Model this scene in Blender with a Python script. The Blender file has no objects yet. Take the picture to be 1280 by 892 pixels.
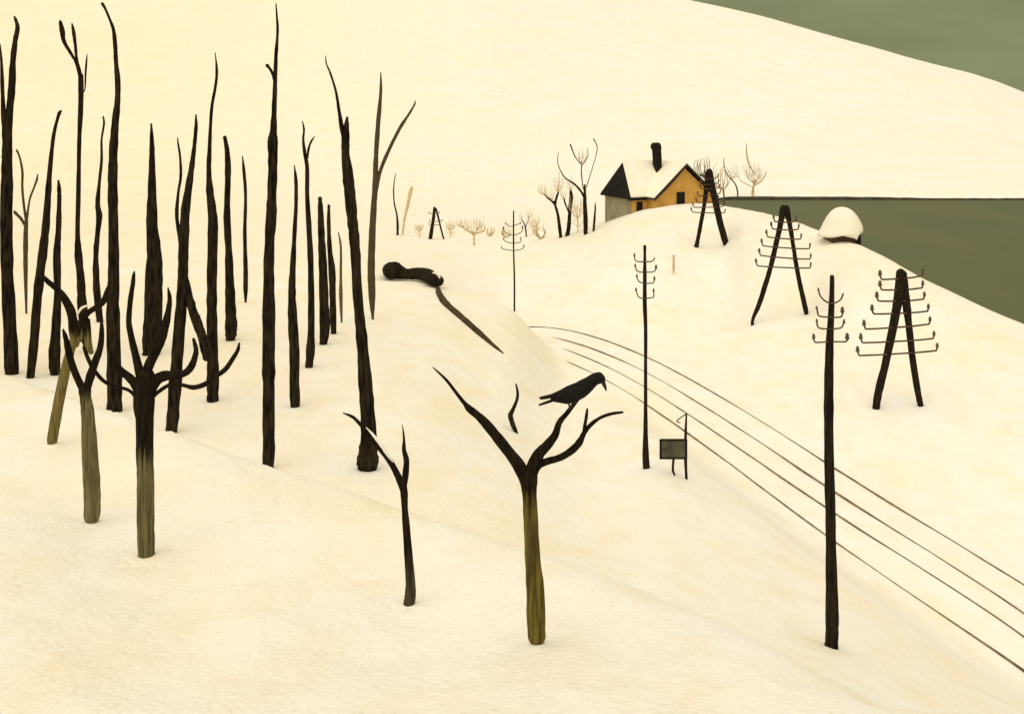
import bpy, math, random
import numpy as np
from mathutils import Vector
R = math.radians
rnd = random.Random(7)
S = bpy.context.scene
COL = S.collection

# ------------------------------------------------------------------ camera, sky, sun, exposure
EYE = 38.0                       # eye height above the river, metres
F, CX, HZ = 1372.0, 640.0, 120.0  # focal length, centre column and horizon row in 1280 px wide units
cd = bpy.data.cameras.new('camera'); cam = bpy.data.objects.new('camera', cd); COL.objects.link(cam)
cam.location = (0, 0, EYE); cam.rotation_euler = (R(90), 0, 0)
cd.sensor_width = 36; cd.lens = 36 * F / 1280; cd.shift_y = -(446 - HZ) / 1280
cd.clip_start = .1; cd.clip_end = 9000
S.camera = cam
S.render.engine = 'CYCLES'
S.view_settings.view_transform = 'Standard'; S.view_settings.look = 'None'
S.view_settings.exposure = .55; S.view_settings.gamma = 1

SUN_EL, SUN_AZ = 62, 205          # behind the viewer, a little to the left
w = bpy.data.worlds.new('World'); S.world = w; w.use_nodes = True
nt = w.node_tree; N = nt.nodes; L = nt.links
bg = N['Background']
sky = N.new('ShaderNodeTexSky'); sky.sky_type = 'NISHITA'; sky.sun_disc = False
sky.sun_elevation = R(SUN_EL); sky.sun_rotation = R(SUN_AZ); sky.dust_density = 5
hs = N.new('ShaderNodeHueSaturation'); hs.inputs['Saturation'].default_value = .25
tc = N.new('ShaderNodeTexCoord'); sx = N.new('ShaderNodeSeparateXYZ')
cr = N.new('ShaderNodeValToRGB'); e = cr.color_ramp.elements      # overcast: dull green-grey low down, pale overhead
e[0].position = 0; e[0].color = (1.66, 1.80, .90, 1)
e[1].position = 1; e[1].color = (6.6, 6.1, 4.9, 1)
m_ = e.new(.16); m_.color = (1.72, 1.80, .90, 1)
m_ = e.new(.45); m_.color = (4.4, 4.1, 3.2, 1)
nz = N.new('ShaderNodeTexNoise'); nz.inputs['Scale'].default_value = 5; nz.inputs['Detail'].default_value = 6
mp = N.new('ShaderNodeMapping'); mp.inputs['Scale'].default_value = (1, 1, 4)
cl = N.new('ShaderNodeMapRange'); cl.inputs['To Min'].default_value = .85; cl.inputs['To Max'].default_value = 1.15
cl.inputs['From Min'].default_value = .3; cl.inputs['From Max'].default_value = .7
mul = N.new('ShaderNodeVectorMath'); mul.operation = 'SCALE'
mix = N.new('ShaderNodeMix'); mix.data_type = 'RGBA'; mix.inputs['Factor'].default_value = .95
L.new(tc.outputs['Generated'], sx.inputs[0]); L.new(sx.outputs['Z'], cr.inputs[0])
L.new(tc.outputs['Generated'], mp.inputs[0]); L.new(mp.outputs[0], nz.inputs['Vector'])
L.new(nz.outputs[0], cl.inputs[0]); L.new(cr.outputs[0], mul.inputs[0]); L.new(cl.outputs[0], mul.inputs['Scale'])
L.new(sky.outputs[0], hs.inputs['Color']); L.new(hs.outputs[0], mix.inputs['A']); L.new(mul.outputs[0], mix.inputs['B'])
L.new(mix.outputs['Result'], bg.inputs['Color']); bg.inputs['Strength'].default_value = .1
sd = bpy.data.lights.new('sun', 'SUN'); sun = bpy.data.objects.new('sun', sd); COL.objects.link(sun)
sd.energy = 1.15; sd.angle = R(100); sd.color = (1, .955, .885)
az = R(SUN_AZ); el = R(SUN_EL)
d = Vector((math.sin(az) * math.cos(el), math.cos(az) * math.cos(el), math.sin(el)))
sun.rotation_euler = d.to_track_quat('Z', 'Y').to_euler()

# ------------------------------------------------------------------ small helpers
def P(px, py, Y):                # a point of the place at forward distance Y seen at that direction
    return Vector(((px - CX) * Y / F, Y, EYE - (py - HZ) * Y / F))

def tag(o, label=None, cat=None, group=None, kind=None):
    if label: o['label'] = label
    if cat: o['category'] = cat
    if group: o['group'] = group
    if kind: o['kind'] = kind
    return o

def empty(name, loc):
    o = bpy.data.objects.new(name, None); o.location = loc; o.empty_display_size = .3; COL.objects.link(o); return o

class MB:
    def __init__(s): s.v = []; s.f = []
    def add(s, vs, fs):
        b = len(s.v); s.v += [Vector(p) for p in vs]; s.f += [tuple(b + i for i in f) for f in fs]
    def box(s, lo, hi):
        x0, y0, z0 = lo; x1, y1, z1 = hi
        s.add([(x0,y0,z0),(x1,y0,z0),(x1,y1,z0),(x0,y1,z0),(x0,y0,z1),(x1,y0,z1),(x1,y1,z1),(x0,y1,z1)],
              [(0,3,2,1),(4,5,6,7),(0,1,5,4),(1,2,6,5),(2,3,7,6),(3,0,4,7)])
    def tube(s, pts, seg=10, step=None, rough=.06, cap=True, round_ends=True):   # pts: (Vector, radius)
        P_ = [Vector(p) for p, r in pts]; r_ = [r for p, r in pts]
        n = len(P_); out = []
        for i in range(n - 1):
            a, b, c, dd = P_[max(i-1,0)], P_[i], P_[i+1], P_[min(i+2,n-1)]
            k = 4 if step is None else max(4, min(14, int((c - b).length / step)))
            for j in range(k):
                t = j / k
                p = .5 * ((2*b) + (c-a)*t + (2*a-5*b+4*c-dd)*t*t + (3*b-a-3*c+dd)*t**3)
                tt = t*t*(3-2*t)
                out.append((p, r_[i]*(1-tt) + r_[i+1]*tt))
        out.append((P_[-1], r_[-1]))
        if cap and round_ends:
            for end in (0, 1):
                p, r = out[-1] if end else out[0]; q0 = out[-2][0] if end else out[1][0]
                t_ = (p-q0).normalized() if (p-q0).length > 1e-9 else Vector((0,0,1))
                ex_ = [(p+t_*r*.5, r*.86), (p+t_*r*.85, r*.5)]
                out = out+ex_ if end else ex_[::-1]+out
        b0 = len(s.v); m = len(out); nrm = None
        for i, (p, r) in enumerate(out):
            tg = (out[min(i+1,m-1)][0] - out[max(i-1,0)][0])
            if tg.length < 1e-9: tg = Vector((0,0,1))
            tg.normalize()
            if nrm is None:
                nrm = tg.orthogonal().normalized()
            nrm = (nrm - tg * nrm.dot(tg))
            if nrm.length < 1e-6: nrm = tg.orthogonal()
            nrm.normalize(); bi = tg.cross(nrm)
            rr = r * (1 + rnd.uniform(-rough, rough))
            for q in range(seg):
                a = 2*math.pi*q/seg; r2 = rr*(1 + rnd.uniform(-rough, rough)*.7)
                s.v.append(p + nrm*math.cos(a)*r2 + bi*math.sin(a)*r2)
        for i in range(m-1):
            for q in range(seg):
                a = b0+i*seg+q; b = b0+i*seg+(q+1)%seg
                s.f.append((a, b, b+seg, a+seg))
        if cap:
            for i, sg in ((0, -1), (m-1, 1)):
                p = out[i][0]; tg = (out[min(i+1,m-1)][0]-out[max(i-1,0)][0]).normalized()
                ci = len(s.v); s.v.append(p + tg*sg*out[i][1]*.35)
                for q in range(seg):
                    a = b0+i*seg+q; b = b0+i*seg+(q+1)%seg
                    s.f.append((b, a, ci) if sg < 0 else (a, b, ci))
    def build(s, name, mat, parent=None, loc=None, smooth=True):
        o0 = parent
        off = Vector((0,0,0))
        while o0 is not None: off += Vector(o0.location); o0 = o0.parent
        if loc is not None: off += Vector(loc)
        me = bpy.data.meshes.new(name)
        me.from_pydata([tuple(p - off) for p in s.v], [], s.f); me.update()
        if smooth: me.polygons.foreach_set('use_smooth', [True]*len(me.polygons))
        me.materials.append(mat)
        o = bpy.data.objects.new(name, me); COL.objects.link(o)
        if loc is not None: o.location = loc
        if parent is not None: o.parent = parent
        return o

# ------------------------------------------------------------------ materials
def mat(name, c1, c2=None, scale=4, rough=.85, bump=.0, bscale=20, stretch=(1,1,1), spec=.25, bdist=.02, lo=.35, hi=.65):
    m = bpy.data.materials.new(name); m.use_nodes = True
    n = m.node_tree.nodes; l = m.node_tree.links; b = n['Principled BSDF']
    b.inputs['Roughness'].default_value = rough; b.inputs['Specular IOR Level'].default_value = spec
    b.inputs['Base Color'].default_value = (*c1, 1)
    g = n.new('ShaderNodeNewGeometry'); mp = n.new('ShaderNodeMapping'); mp.inputs['Scale'].default_value = stretch
    l.new(g.outputs['Position'], mp.inputs[0])
    if c2:
        t = n.new('ShaderNodeTexNoise'); t.inputs['Scale'].default_value = scale; t.inputs['Detail'].default_value = 5
        l.new(mp.outputs[0], t.inputs['Vector'])
        r = n.new('ShaderNodeMapRange'); r.inputs['From Min'].default_value = lo; r.inputs['From Max'].default_value = hi
        x = n.new('ShaderNodeMix'); x.data_type = 'RGBA'; x.inputs['A'].default_value = (*c1,1); x.inputs['B'].default_value = (*c2,1)
        l.new(t.outputs[0], r.inputs[0]); l.new(r.outputs[0], x.inputs['Factor']); l.new(x.outputs['Result'], b.inputs['Base Color'])
        m['mix'] = x.name
    if bump:
        t2 = n.new('ShaderNodeTexNoise'); t2.inputs['Scale'].default_value = bscale; t2.inputs['Detail'].default_value = 6
        l.new(mp.outputs[0], t2.inputs['Vector'])
        bm = n.new('ShaderNodeBump'); bm.inputs['Strength'].default_value = bump; bm.inputs['Distance'].default_value = bdist
        l.new(t2.outputs[0], bm.inputs['Height']); l.new(bm.outputs[0], b.inputs['Normal'])
    return m

def snow_mat(name):
    m = bpy.data.materials.new(name); m.use_nodes = True
    n = m.node_tree.nodes; l = m.node_tree.links; b = n['Principled BSDF']
    b.inputs['Roughness'].default_value = .7; b.inputs['Specular IOR Level'].default_value = .12
    g = n.new('ShaderNodeNewGeometry')
    def noise(scale, detail, st=(1,1,1)):
        mp = n.new('ShaderNodeMapping'); mp.inputs['Scale'].default_value = st
        t = n.new('ShaderNodeTexNoise'); t.inputs['Scale'].default_value = scale; t.inputs['Detail'].default_value = detail
        l.new(g.outputs['Position'], mp.inputs[0]); l.new(mp.outputs[0], t.inputs['Vector']); return t.outputs[0]
    def rng(s, a, b_, c=0, d_=1):
        r = n.new('ShaderNodeMapRange')
        for k, v in zip(('From Min','From Max','To Min','To Max'), (a,b_,c,d_)): r.inputs[k].default_value = v
        l.new(s, r.inputs[0]); return r.outputs[0]
    def mixc(f, a, b_):
        x = n.new('ShaderNodeMix'); x.data_type = 'RGBA'
        for k, v in (('A', a), ('B', b_)):
            if isinstance(v, tuple): x.inputs[k].default_value = (*v, 1)
            else: l.new(v, x.inputs[k])
        l.new(f, x.inputs['Factor']); return x.outputs['Result']
    sp = n.new('ShaderNodeSeparateXYZ'); l.new(g.outputs['Position'], sp.inputs[0])
    ax = n.new('ShaderNodeMath'); ax.operation = 'MULTIPLY_ADD'; ax.inputs[1].default_value = 26; ax.inputs[2].default_value = -13; l.new(noise(.09, 5), ax.inputs[0])
    ad = n.new('ShaderNodeMath'); ad.operation = 'ADD'; l.new(ax.outputs[0], ad.inputs[0])
    yd = n.new('ShaderNodeMath'); yd.operation = 'MULTIPLY_ADD'; yd.inputs[1].default_value = 1/70; yd.inputs[2].default_value = .6; l.new(sp.outputs['Y'], yd.inputs[0])
    ym = n.new('ShaderNodeMath'); ym.operation = 'MAXIMUM'; ym.inputs[1].default_value = 1; l.new(yd.outputs[0], ym.inputs[0])
    xq = n.new('ShaderNodeMath'); xq.operation = 'DIVIDE'; l.new(sp.outputs['X'], xq.inputs[0]); l.new(ym.outputs[0], xq.inputs[1]); l.new(xq.outputs[0], ad.inputs[1])
    c = mixc(rng(ad.outputs[0], -24, 9), (.845,.72,.495), (.865,.847,.81))       # old yellowed snow in the wood, fresh snow on the open hill
    c = mixc(rng(noise(.055, 4), .42, .66, 0, .55), c, (.87,.785,.60))
    c = mixc(rng(noise(.011, 7), .42, .66, 0, .6), c, (.865,.785,.605))
    c = mixc(rng(noise(.3, 6, (1,.7,1)), .50, .70, 0, .55), c, (.87,.86,.82))
    c = mixc(rng(noise(.22, 7, (1.3,.6,1)), .52, .70, 0, .55), c, (.865,.745,.50))
    c = mixc(rng(noise(.9, 8, (1,.5,1)), .46, .72, 0, .5), c, (.84,.70,.45))
    c = mixc(rng(noise(7, 8), .5, .75, 0, .7), c, (.91,.87,.74))
    c = mixc(rng(noise(16, 6), .56, .78, 0, .55), c, (.74,.62,.42))
    l.new(c, b.inputs['Base Color'])
    h1 = noise(1.3, 5, (1,.6,1)); h2 = noise(14, 6); h3 = noise(.12, 4)
    prev = None
    for h, dist, st in ((h3, 1.2, .3), (h1, .16, .6), (h2, .035, .6)):
        bm = n.new('ShaderNodeBump'); bm.inputs['Strength'].default_value = st; bm.inputs['Distance'].default_value = dist
        l.new(h, bm.inputs['Height'])
        if prev: l.new(prev, bm.inputs['Normal'])
        prev = bm.outputs[0]
    l.new(prev, b.inputs['Normal'])
    return m

SNOW = snow_mat('snow')
BARK = mat('dark_bark', (.005,.004,.003), (.034,.024,.013), 3, .95, .9, 9, (3,3,.5), .06, .03)
THIN = mat('brown_bark', (.05,.036,.018), (.10,.074,.038), 8, .9, .6, 12, (3,3,.6), .15)
GREY = mat('grey_stem', (.16,.12,.06), (.07,.05,.028), 5, .9, .5, 12, (3,3,.6), .15)
TWIG = mat('twig_bark', (.40,.27,.12), (.64,.48,.25), 1.5, .9)
OCHRE = mat('ochre_bark', (.74,.58,.34), (.62,.45,.24), 1.5, .9)
WOOD = mat('tarred_wood', (.007,.0055,.004), (.028,.019,.010), 5, .9, .8, 8, (4,4,.4), .08, .02)
IRON = mat('rusted_iron', (.04,.025,.012), (.10,.055,.022), 5, .7, .4, 30)
GLASSI = mat('brown_porcelain', (.10,.05,.02), (.05,.028,.014), 6, .4, 0, 1, spec=.5)
RAIL = mat('rail_steel', (.085,.06,.028), (.28,.20,.10), 1.2, .6, .2, 40, spec=.4)

def bark_two_tone(name, zsplit, soft, olive=(.20,.165,.045), olive2=(.085,.068,.022)):
    m = mat(name, (.006,.0045,.003), (.022,.015,.008), 6, .95, .55, 14, (5,5,.4), .06, .012)
    n = m.node_tree.nodes; l = m.node_tree.links; b = n['Principled BSDF']
    dark = n[m['mix']].outputs['Result']
    g = n.new('ShaderNodeNewGeometry'); s = n.new('ShaderNodeSeparateXYZ'); l.new(g.outputs['Position'], s.inputs[0])
    mp = n.new('ShaderNodeMapping'); mp.inputs['Scale'].default_value = (22,22,1.2); l.new(g.outputs['Position'], mp.inputs[0])
    t = n.new('ShaderNodeTexNoise'); t.inputs['Scale'].default_value = 1.5; t.inputs['Detail'].default_value = 6; l.new(mp.outputs[0], t.inputs['Vector'])
    r = n.new('ShaderNodeMapRange'); r.inputs['From Min'].default_value = .36; r.inputs['From Max'].default_value = .62
    x = n.new('ShaderNodeMix'); x.data_type = 'RGBA'; x.inputs['A'].default_value = (*olive,1); x.inputs['B'].default_value = (*olive2,1)
    l.new(t.outputs[0], r.inputs[0]); l.new(r.outputs[0], x.inputs['Factor'])
    a = n.new('ShaderNodeMath'); a.operation = 'MULTIPLY_ADD'; a.inputs[1].default_value = soft*2.5; l.new(t.outputs[0], a.inputs[0]); l.new(s.outputs['Z'], a.inputs[2])
    q = n.new('ShaderNodeMapRange'); q.inputs['From Min'].default_value = zsplit + soft*1.25 - soft*.6; q.inputs['From Max'].default_value = zsplit + soft*1.25 + soft*.6
    l.new(a.outputs[0], q.inputs[0])
    y = n.new('ShaderNodeMix'); y.data_type = 'RGBA'; l.new(q.outputs[0], y.inputs['Factor'])
    l.new(x.outputs['Result'], y.inputs['A']); l.new(dark, y.inputs['B']); l.new(y.outputs['Result'], b.inputs['Base Color'])
    return m

# ------------------------------------------------------------------ terrain: profiles of depth below the eye, along bearings
def hh(py, Y): return (py - HZ) * Y / F
r1 = [(664,407),(696,408),(733,417),(769,429),(804,441),(834,456),(869,474),(898,493),(925,510),(960,531),(1033,574),(1118,627),(1186,672),(1280,727)]
r2 = [(673,418),(699,421),(731,431),(769,445),(804,461),(844,484),(877,504),(909,524),(960,557),(1033,604),(1126,664),(1202,712),(1280,762.5)]
r3 = [(685,430),(721,439),(748,451),(780,467),(805,481),(828,494),(861,517),(893,539),(925,559),(960,582),(1033,630),(1089,666),(1166,718),(1280,791.6)]
r4 = [(706,451),(729,457),(756,471.5),(785,488),(812,506.5),(844,528),(871,547),(898,568),(925,587),(960,611),(1033,665.6),(1126,730),(1215,791),(1280,833)]
BED = 17.05
def at(tab, x): return float(np.interp(x, [a for a, b in tab], [b for a, b in tab]))
LIP = [(-300,400),(0,464),(65,487),(142,512),(215,540),(280,565),(335,584),(430,612),(500,638),(720,705),(940,795),(1080,880),(1300,1080)]
LIPY = [(-300,32),(0,27),(113,23.5),(215,20),(335,18.5),(500,16.5),(720,14.3),(940,12.5),(1080,10.6),(1300,9.9)]
MID = [(-300,20,6.3),(0,18,6.25),(113,16,6.24),(183,14.5,6.11),(335,13.6,5.95),(510,13,6.06),(670,11,5.49),(940,10.6,5.45),(1080,9.9,5.5),(1300,9.7,5.6)]
CREST = [(-900,180,20.5),(0,180,20.5),(465,180,22.5),(545,180,23.2),(600,170,22.2),(640,150,19.5),(680,135,17.2),(720,128,16.1),(745,125,15.2),(775,121,13.5),
  (800,119,12.6),(840,118,12.0),(870,116,11.75),(905,112,11.4),(940,108,11.3),(965,104,11.3),(1017,94,11.35),(1037,90,11.45),(1077,84,11.5),(1110,80,11.95),
  (1135,77,12.4),(1165,75,12.95),(1200,73,13.45),(1240,71,14.1),(1280,69,14.55),(1400,66,16.3),(1700,62,19)]
ROW5 = [(-300,46,11.9),(0,46,11.9),(142,42,12.1),(215,38.5,12),(335,34,11.7),(460,31,11.42),(510,29,11.3),(670,26,11.1),(807,24,11.1),(940,22,11.0),(1038,21,10.95),(1125,20,11),(1280,19,11.2),(1700,18,11.4)]
ROW6 = [(-300,58,12.05),(465,58,12.05),(545,56,12.6),(600,54,13.4),(640,52,13.9),(680,54,15.2),(705,57,16.0),(740,54,15.9),(770,50,15.3),(830,45,14.35),(900,40.5,14.5),(1000,34.5,14.4),(1100,30,14.0),(1200,27,14.0),(1280,25.5,14.0),(1700,22,13)]
ROW7 = [(-300,72,12.6),(465,72,12.6),(545,76,12.9),(600,74,13.5),(640,72,14.0),(665,71,15.15),(680,70,16.25),(705,68,17.15)]
ROW8 = [(-300,100,14.5),(465,100,14.5),(545,95,15.6),(600,85,16.6),(640,80,17.1),(665,80,17.05),(705,79.5,17.05)]
ROW9 = [(-300,112,15.2),(465,112,15.6),(545,110,16.7),(600,100,17.4),(640,92,17.6),(665,91.5,17.0),(705,94,16.5),(760,95,15),(830,92,14.5),(870,101,14.2),(888,101,14.1),(908,103,14.4),(922,88,14.8),(936,77,15.4),(980,75.5,15.15),(1012,75,15.1),(1055,64,15),(1125,57,16.15),(1280,52,15.8),(1700,45,14.5)]
for x in (722,745,760,790,830,870,900,950,1000,1050,1100,1150,1200,1240,1280):
    ROW7.append((x, F*BED/(at(r4,x)+9-HZ), BED)); ROW8.append((x, F*BED/(at(r1,x)-7-HZ), BED))
ROW7.append((1700,24,BED)); ROW8.append((1700,31,BED))
RIDGE = [(-900,-90),(600,-80),(700,-46),(800,-13),(850,0),(900,10),(950,21),(1050,49),(1100,62),(1150,77),(1200,88),(1240,99),(1280,116),(1350,140),(1500,160),(1900,180)]
U = np.arange(-900, 1900, 4.0)
def tabs(t):
    a = np.array(t, float)
    return np.interp(U, a[:,0], a[:,1]), np.interp(U, a[:,0], a[:,2])
def sm(a, k=3):
    g = np.exp(-.5*(np.arange(-3*k, 3*k+1)/k)**2); g /= g.sum()
    return np.convolve(np.pad(a, 3*k, mode='edge'), g, 'valid')
o_ = np.ones_like(U)
Yl = np.interp(U, *zip(*LIPY)); Lp = np.interp(U, *zip(*LIP)); Hl = (Lp-HZ)*Yl/F
cY, cH = tabs(CREST)
m5, m6, m7, m8, m9, mm = tabs(ROW5), tabs(ROW6), tabs(ROW7), tabs(ROW8), tabs(ROW9), tabs(MID)
wet = np.clip((U-850)/50, 0, 1); hs_ = np.clip((U-735)/30, 0, 1)*np.clip((930-U)/30, 0, 1)
rdg = np.interp(U, *zip(*RIDGE))
rows = [(0*o_, 1.7*o_), (4.5*o_, 3.7*o_), (8.6*o_, 5.0*o_-.0), mm, (Yl, Hl), (Yl+1.7, Hl+.85), m5, m6, m7, m8, m9, (cY, cH)]
a1 = cY + 10*(1-hs_) + 18*hs_
rows.append((a1, cH + hs_*1.4 + (1-hs_)*(wet*3.2 + (1-wet)*.35)))
a2 = a1 + 45
h2_ = wet*39.6 + (1-wet)*np.interp(U, [-900,0,545,700,760,900], [24,24,27.5,25,27,33])
rows.append((a2, h2_))
rows.append((384*o_, wet*39.6 + (1-wet)*36.2))
rows.append((401*o_, wet*39.3+(1-wet)*36.6))
rows.append((404*o_, 37.3*o_))
rows.append((445*o_, 35.5*o_))
for Yv, f in ((760., .56), (1200., 1.)):
    rows.append((Yv*o_, ((246+(rdg-246)*f)-HZ)*Yv/F))
rows.append((1900*o_, (rdg-HZ)*1200/F+60)); rows.append((6000*o_, 75*o_))
TY = np.array([sm(a) for a, b in rows]); TH = np.array([sm(b) for a, b in rows])
for k in range(1, len(TY)): TY[k] = np.maximum(TY[k], TY[k-1]+.25)
K = len(TY)
S_ = np.diff(TH, axis=0)/np.diff(TY, axis=0)
D_ = np.zeros_like(TH); D_[0] = S_[0]; D_[-1] = S_[-1]
for k in range(1, K-1):
    a, b = S_[k-1], S_[k]; same = a*b > 0
    h0, h1 = TY[k]-TY[k-1], TY[k+1]-TY[k]
    w1, w2 = 2*h1+h0, h1+2*h0
    with np.errstate(divide='ignore', invalid='ignore'):
        D_[k] = np.where(same, (w1+w2)/(w1/np.where(a==0,1,a)+w2/np.where(b==0,1,b)), 0)
def ground(X, Y, bumps=True):
    X = np.atleast_1d(np.asarray(X, float)); Y = np.atleast_1d(np.asarray(Y, float))
    Yc = np.clip(Y, 0, 5999)
    u = np.clip(CX + F*X/np.maximum(Yc, 9.0), U[0], U[-1]-4.001)
    i = ((u-U[0])/4).astype(int); t = (u-U[0])/4 - i
    def g(T, k): return T[k, i]*(1-t) + T[k, i+1]*t
    k = np.zeros(X.shape, int)
    for j in range(1, K-1): k = np.where(Yc >= TY[j, i]*(1-t)+TY[j, i+1]*t, j, k)
    y0, y1, h0, h1, d0, d1 = g(TY,k), g(TY,k+1), g(TH,k), g(TH,k+1), g(D_,k), g(D_,k+1)
    H = y1-y0; s = np.clip((Yc-y0)/H, 0, 1)
    h = h0*(1+2*s)*(1-s)**2 + d0*H*s*(1-s)**2 + h1*s*s*(3-2*s) + d1*H*s*s*(s-1)
    h = np.where(Y < 0, 1.7 + Y*.12, h)
    z = EYE - h
    if bumps:
        b = np.sin(X*1.1+np.sin(Y*.7))*np.sin(Y*.9+X*.3)*.5 + np.sin(X*.41+2)*np.sin(Y*.33+1+np.sin(X*.2))
        z = z + b*.035*np.clip((Y-3)/8, 0, 1)
    return z
def gz(x, y): return float(ground(x, y)[0])

def axis(parts):
    out = []
    for a, b, s in parts: out += list(np.arange(a, b, s))
    return np.array(out + [parts[-1][1]])
ys = axis([(-120,-10,5),(-10,0,1),(0,8,.5),(8,48,.3),(48,140,.6),(140,200,1.5),(200,380,6),(380,450,1.2),(450,1300,14),(1300,6000,120)])
xp = axis([(0,16,.35),(16,60,.7),(60,130,2.2),(130,420,7),(420,1500,36),(1500,6000,300)])
xs = np.concatenate([-xp[:0:-1], xp])
GX, GY = np.meshgrid(xs, ys); GZ = ground(GX.ravel(), GY.ravel())
nx, ny = len(xs), len(ys)
me = bpy.data.meshes.new('snow_ground')
co = np.column_stack([GX.ravel(), GY.ravel(), GZ])
idx = np.arange(nx*ny).reshape(ny, nx)
q = np.stack([idx[:-1,:-1], idx[:-1,1:], idx[1:,1:], idx[1:,:-1]], -1).reshape(-1, 4)
me.vertices.add(len(co)); me.vertices.foreach_set('co', co.ravel())
me.loops.add(q.size); me.loops.foreach_set('vertex_index', q.ravel().astype(np.int32))
me.polygons.add(len(q)); me.polygons.foreach_set('loop_start', (np.arange(len(q))*4).astype(np.int32))
me.update(calc_edges=True); me.validate()
me.polygons.foreach_set('use_smooth', [True]*len(me.polygons)); me.materials.append(SNOW)
go = bpy.data.objects.new('snow_ground', me); COL.objects.link(go); tag(go, kind='structure')

# river and its dark far bank
WATER = mat('river_water', (.090,.104,.047), (.108,.108,.048), .05, .6, .3, .8, (1,.35,1), .10, .05)
b = MB(); b.add([(-60,110,0),(3000,60,0),(3000,403,0),(-60,403,0)], [(0,1,2,3)])
tag(b.build('river', WATER, smooth=False), kind='structure')
BANK = mat('dark_bank', (.022,.018,.012), (.06,.055,.03), .3, .9, .6, 1.5)  # low dark brown strip along the far shore, thinning to the right
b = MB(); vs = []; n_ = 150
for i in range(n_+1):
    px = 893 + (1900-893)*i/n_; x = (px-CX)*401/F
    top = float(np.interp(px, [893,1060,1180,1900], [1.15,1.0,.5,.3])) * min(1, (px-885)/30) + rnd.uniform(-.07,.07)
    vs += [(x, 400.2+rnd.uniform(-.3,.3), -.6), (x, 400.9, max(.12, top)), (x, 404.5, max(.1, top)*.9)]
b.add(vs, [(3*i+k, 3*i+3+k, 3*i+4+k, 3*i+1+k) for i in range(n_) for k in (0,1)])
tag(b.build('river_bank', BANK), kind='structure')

# ------------------------------------------------------------------ trees traced as limbs: lists of (px, py, width px)
def limb(mb, pts, Y, bend=0., root=False, seg=10, curve=None, rough=.07, wmul=1.):
    out = []; n = len(pts)
    for i, p in enumerate(pts):
        t = i/max(1, n-1); yy = Y + bend*t*t + (curve or 0)*math.sin(t*math.pi)
        out.append((P(p[0], p[1], yy), max(.004, p[2]*wmul*.5*yy/F)))
    if root:
        p0, r0 = out[0]; z = gz(p0.x, p0.y)
        if p0.z > z - .12:
            out.insert(0, (Vector((p0.x, p0.y, z-.25)), r0*1.06))
        elif p0.z > z - .3:
            out.insert(0, (p0 - Vector((0,0,.3)), r0*1.03))
    mb.tube(out, seg=seg, step=max(.12, .18*Y/20), rough=rough)
    return out

def fitY(px, py, Y, k=.14):      # settle a foot on the slope: the depth near Y where the ground meets that sight line
    Ys = np.linspace(Y*(1-k), Y*(1+k), 241); z = ground((px-CX)*Ys/F, Ys)
    d_ = np.abs(HZ+(EYE-z)*F/Ys - py) + np.abs(Ys-Y)/Y*8
    return float(Ys[int(np.argmin(d_))])
def tree(label, Y, trunk, branches=(), m=BARK, bm=None, group=None, name='bare_tree', cat='tree', seg=12, bend=.35, lean=0, snow=()):
    """trunk: points from the base up; branches: lists of points or (points, depth bend)"""
    px, py, w_ = trunk[0]
    rg = .03 if name in ('pollard_tree','bare_sapling') else .07
    if Y < 300: Y = fitY(px, py, Y)
    x = (px-CX)*Y/F; base = Vector((x, Y, gz(x, Y)))
    t = empty(name, base); tag(t, label, cat, group)
    mb = MB(); limb(mb, trunk, Y, lean, True, seg, rough=rg); mb.build('trunk', m, t)
    if name in ('pollard_tree', 'bare_sapling'):
        mb = MB(); nr = 20; rr_ = w_*.75*Y/F; vs_ = [];
        for a_, hgt in ((.6,.75),(1.15,.55),(1.8,.16),(2.7,-.25)):
            for q_ in range(nr):
                th = 6.2832*q_/nr; k_ = a_*rr_*(1+.14*math.sin(th*2+px)+.08*math.sin(th*5)); X_, Y_ = x+math.cos(th)*k_, Y+math.sin(th)*k_
                vs_.append((X_, Y_, gz(X_, Y_)+hgt*rr_*.42))
        mb.add(vs_, [(i*nr+q_, i*nr+(q_+1)%nr, (i+1)*nr+(q_+1)%nr, (i+1)*nr+q_)[::-1] for i in range(3) for q_ in range(nr)]); mb.build('snow_collar', SNOW, t)
    for i, br in enumerate(branches):
        bd = (1 if i % 2 else -1)*bend*Y/20*rnd.uniform(.6, 1.2)
        if isinstance(br, tuple): br, bd = br
        mb = MB(); limb(mb, br, Y, bd, False, max(7, seg-3), rough=rg+.01); mb.build('branch', bm or m, t)
    for s in snow:
        mb = MB(); limb(mb, s, Y-.02, 0, False, 8); mb.build('snow_cap', SNOW, t)
    return t

WG = 'dark bare trees of the left-hand wood'
def hY(px, py, h=12.05): return h*F/(py-HZ)
tree('thick black tree cut by the left edge, splitting into two wavy stems', 47.6,
  [(15,467,17),(12,400,16),(9,340,15.5),(8,280,15),(8.5,220,14),(9,190,13),(9,180,9)],
  [([(8,196,11),(7,176,8),(5,150,6),(3,110,5),(2,80,3.5),(0,56,2)],-.6),([(9,196,12),(10,176,11),(12,140,9.5),(15,108,9),(16,80,7.5),(19,52,6),(22,36,5.5),(20,26,4),(18,21,2)],.5)], group=WG)
tree('thin brown sapling forking in three beside the thick edge tree', 66,
  [(33,392,2.5),(32,340,5),(32,300,6),(33,272,4)],
  [[(33,275,3.5),(30,258,3),(28,235,3),(28,215,3),(25,198,2.5),(21,188,2.5)],[(34,272,3),(37,250,2.5),(42,236,2.5),(46,225,3),(47,218,1.5)],
   [(31,281,3.5),(26,273,3.5),(19,266,4),(18,264,2)]], m=THIN, group=WG)
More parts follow.
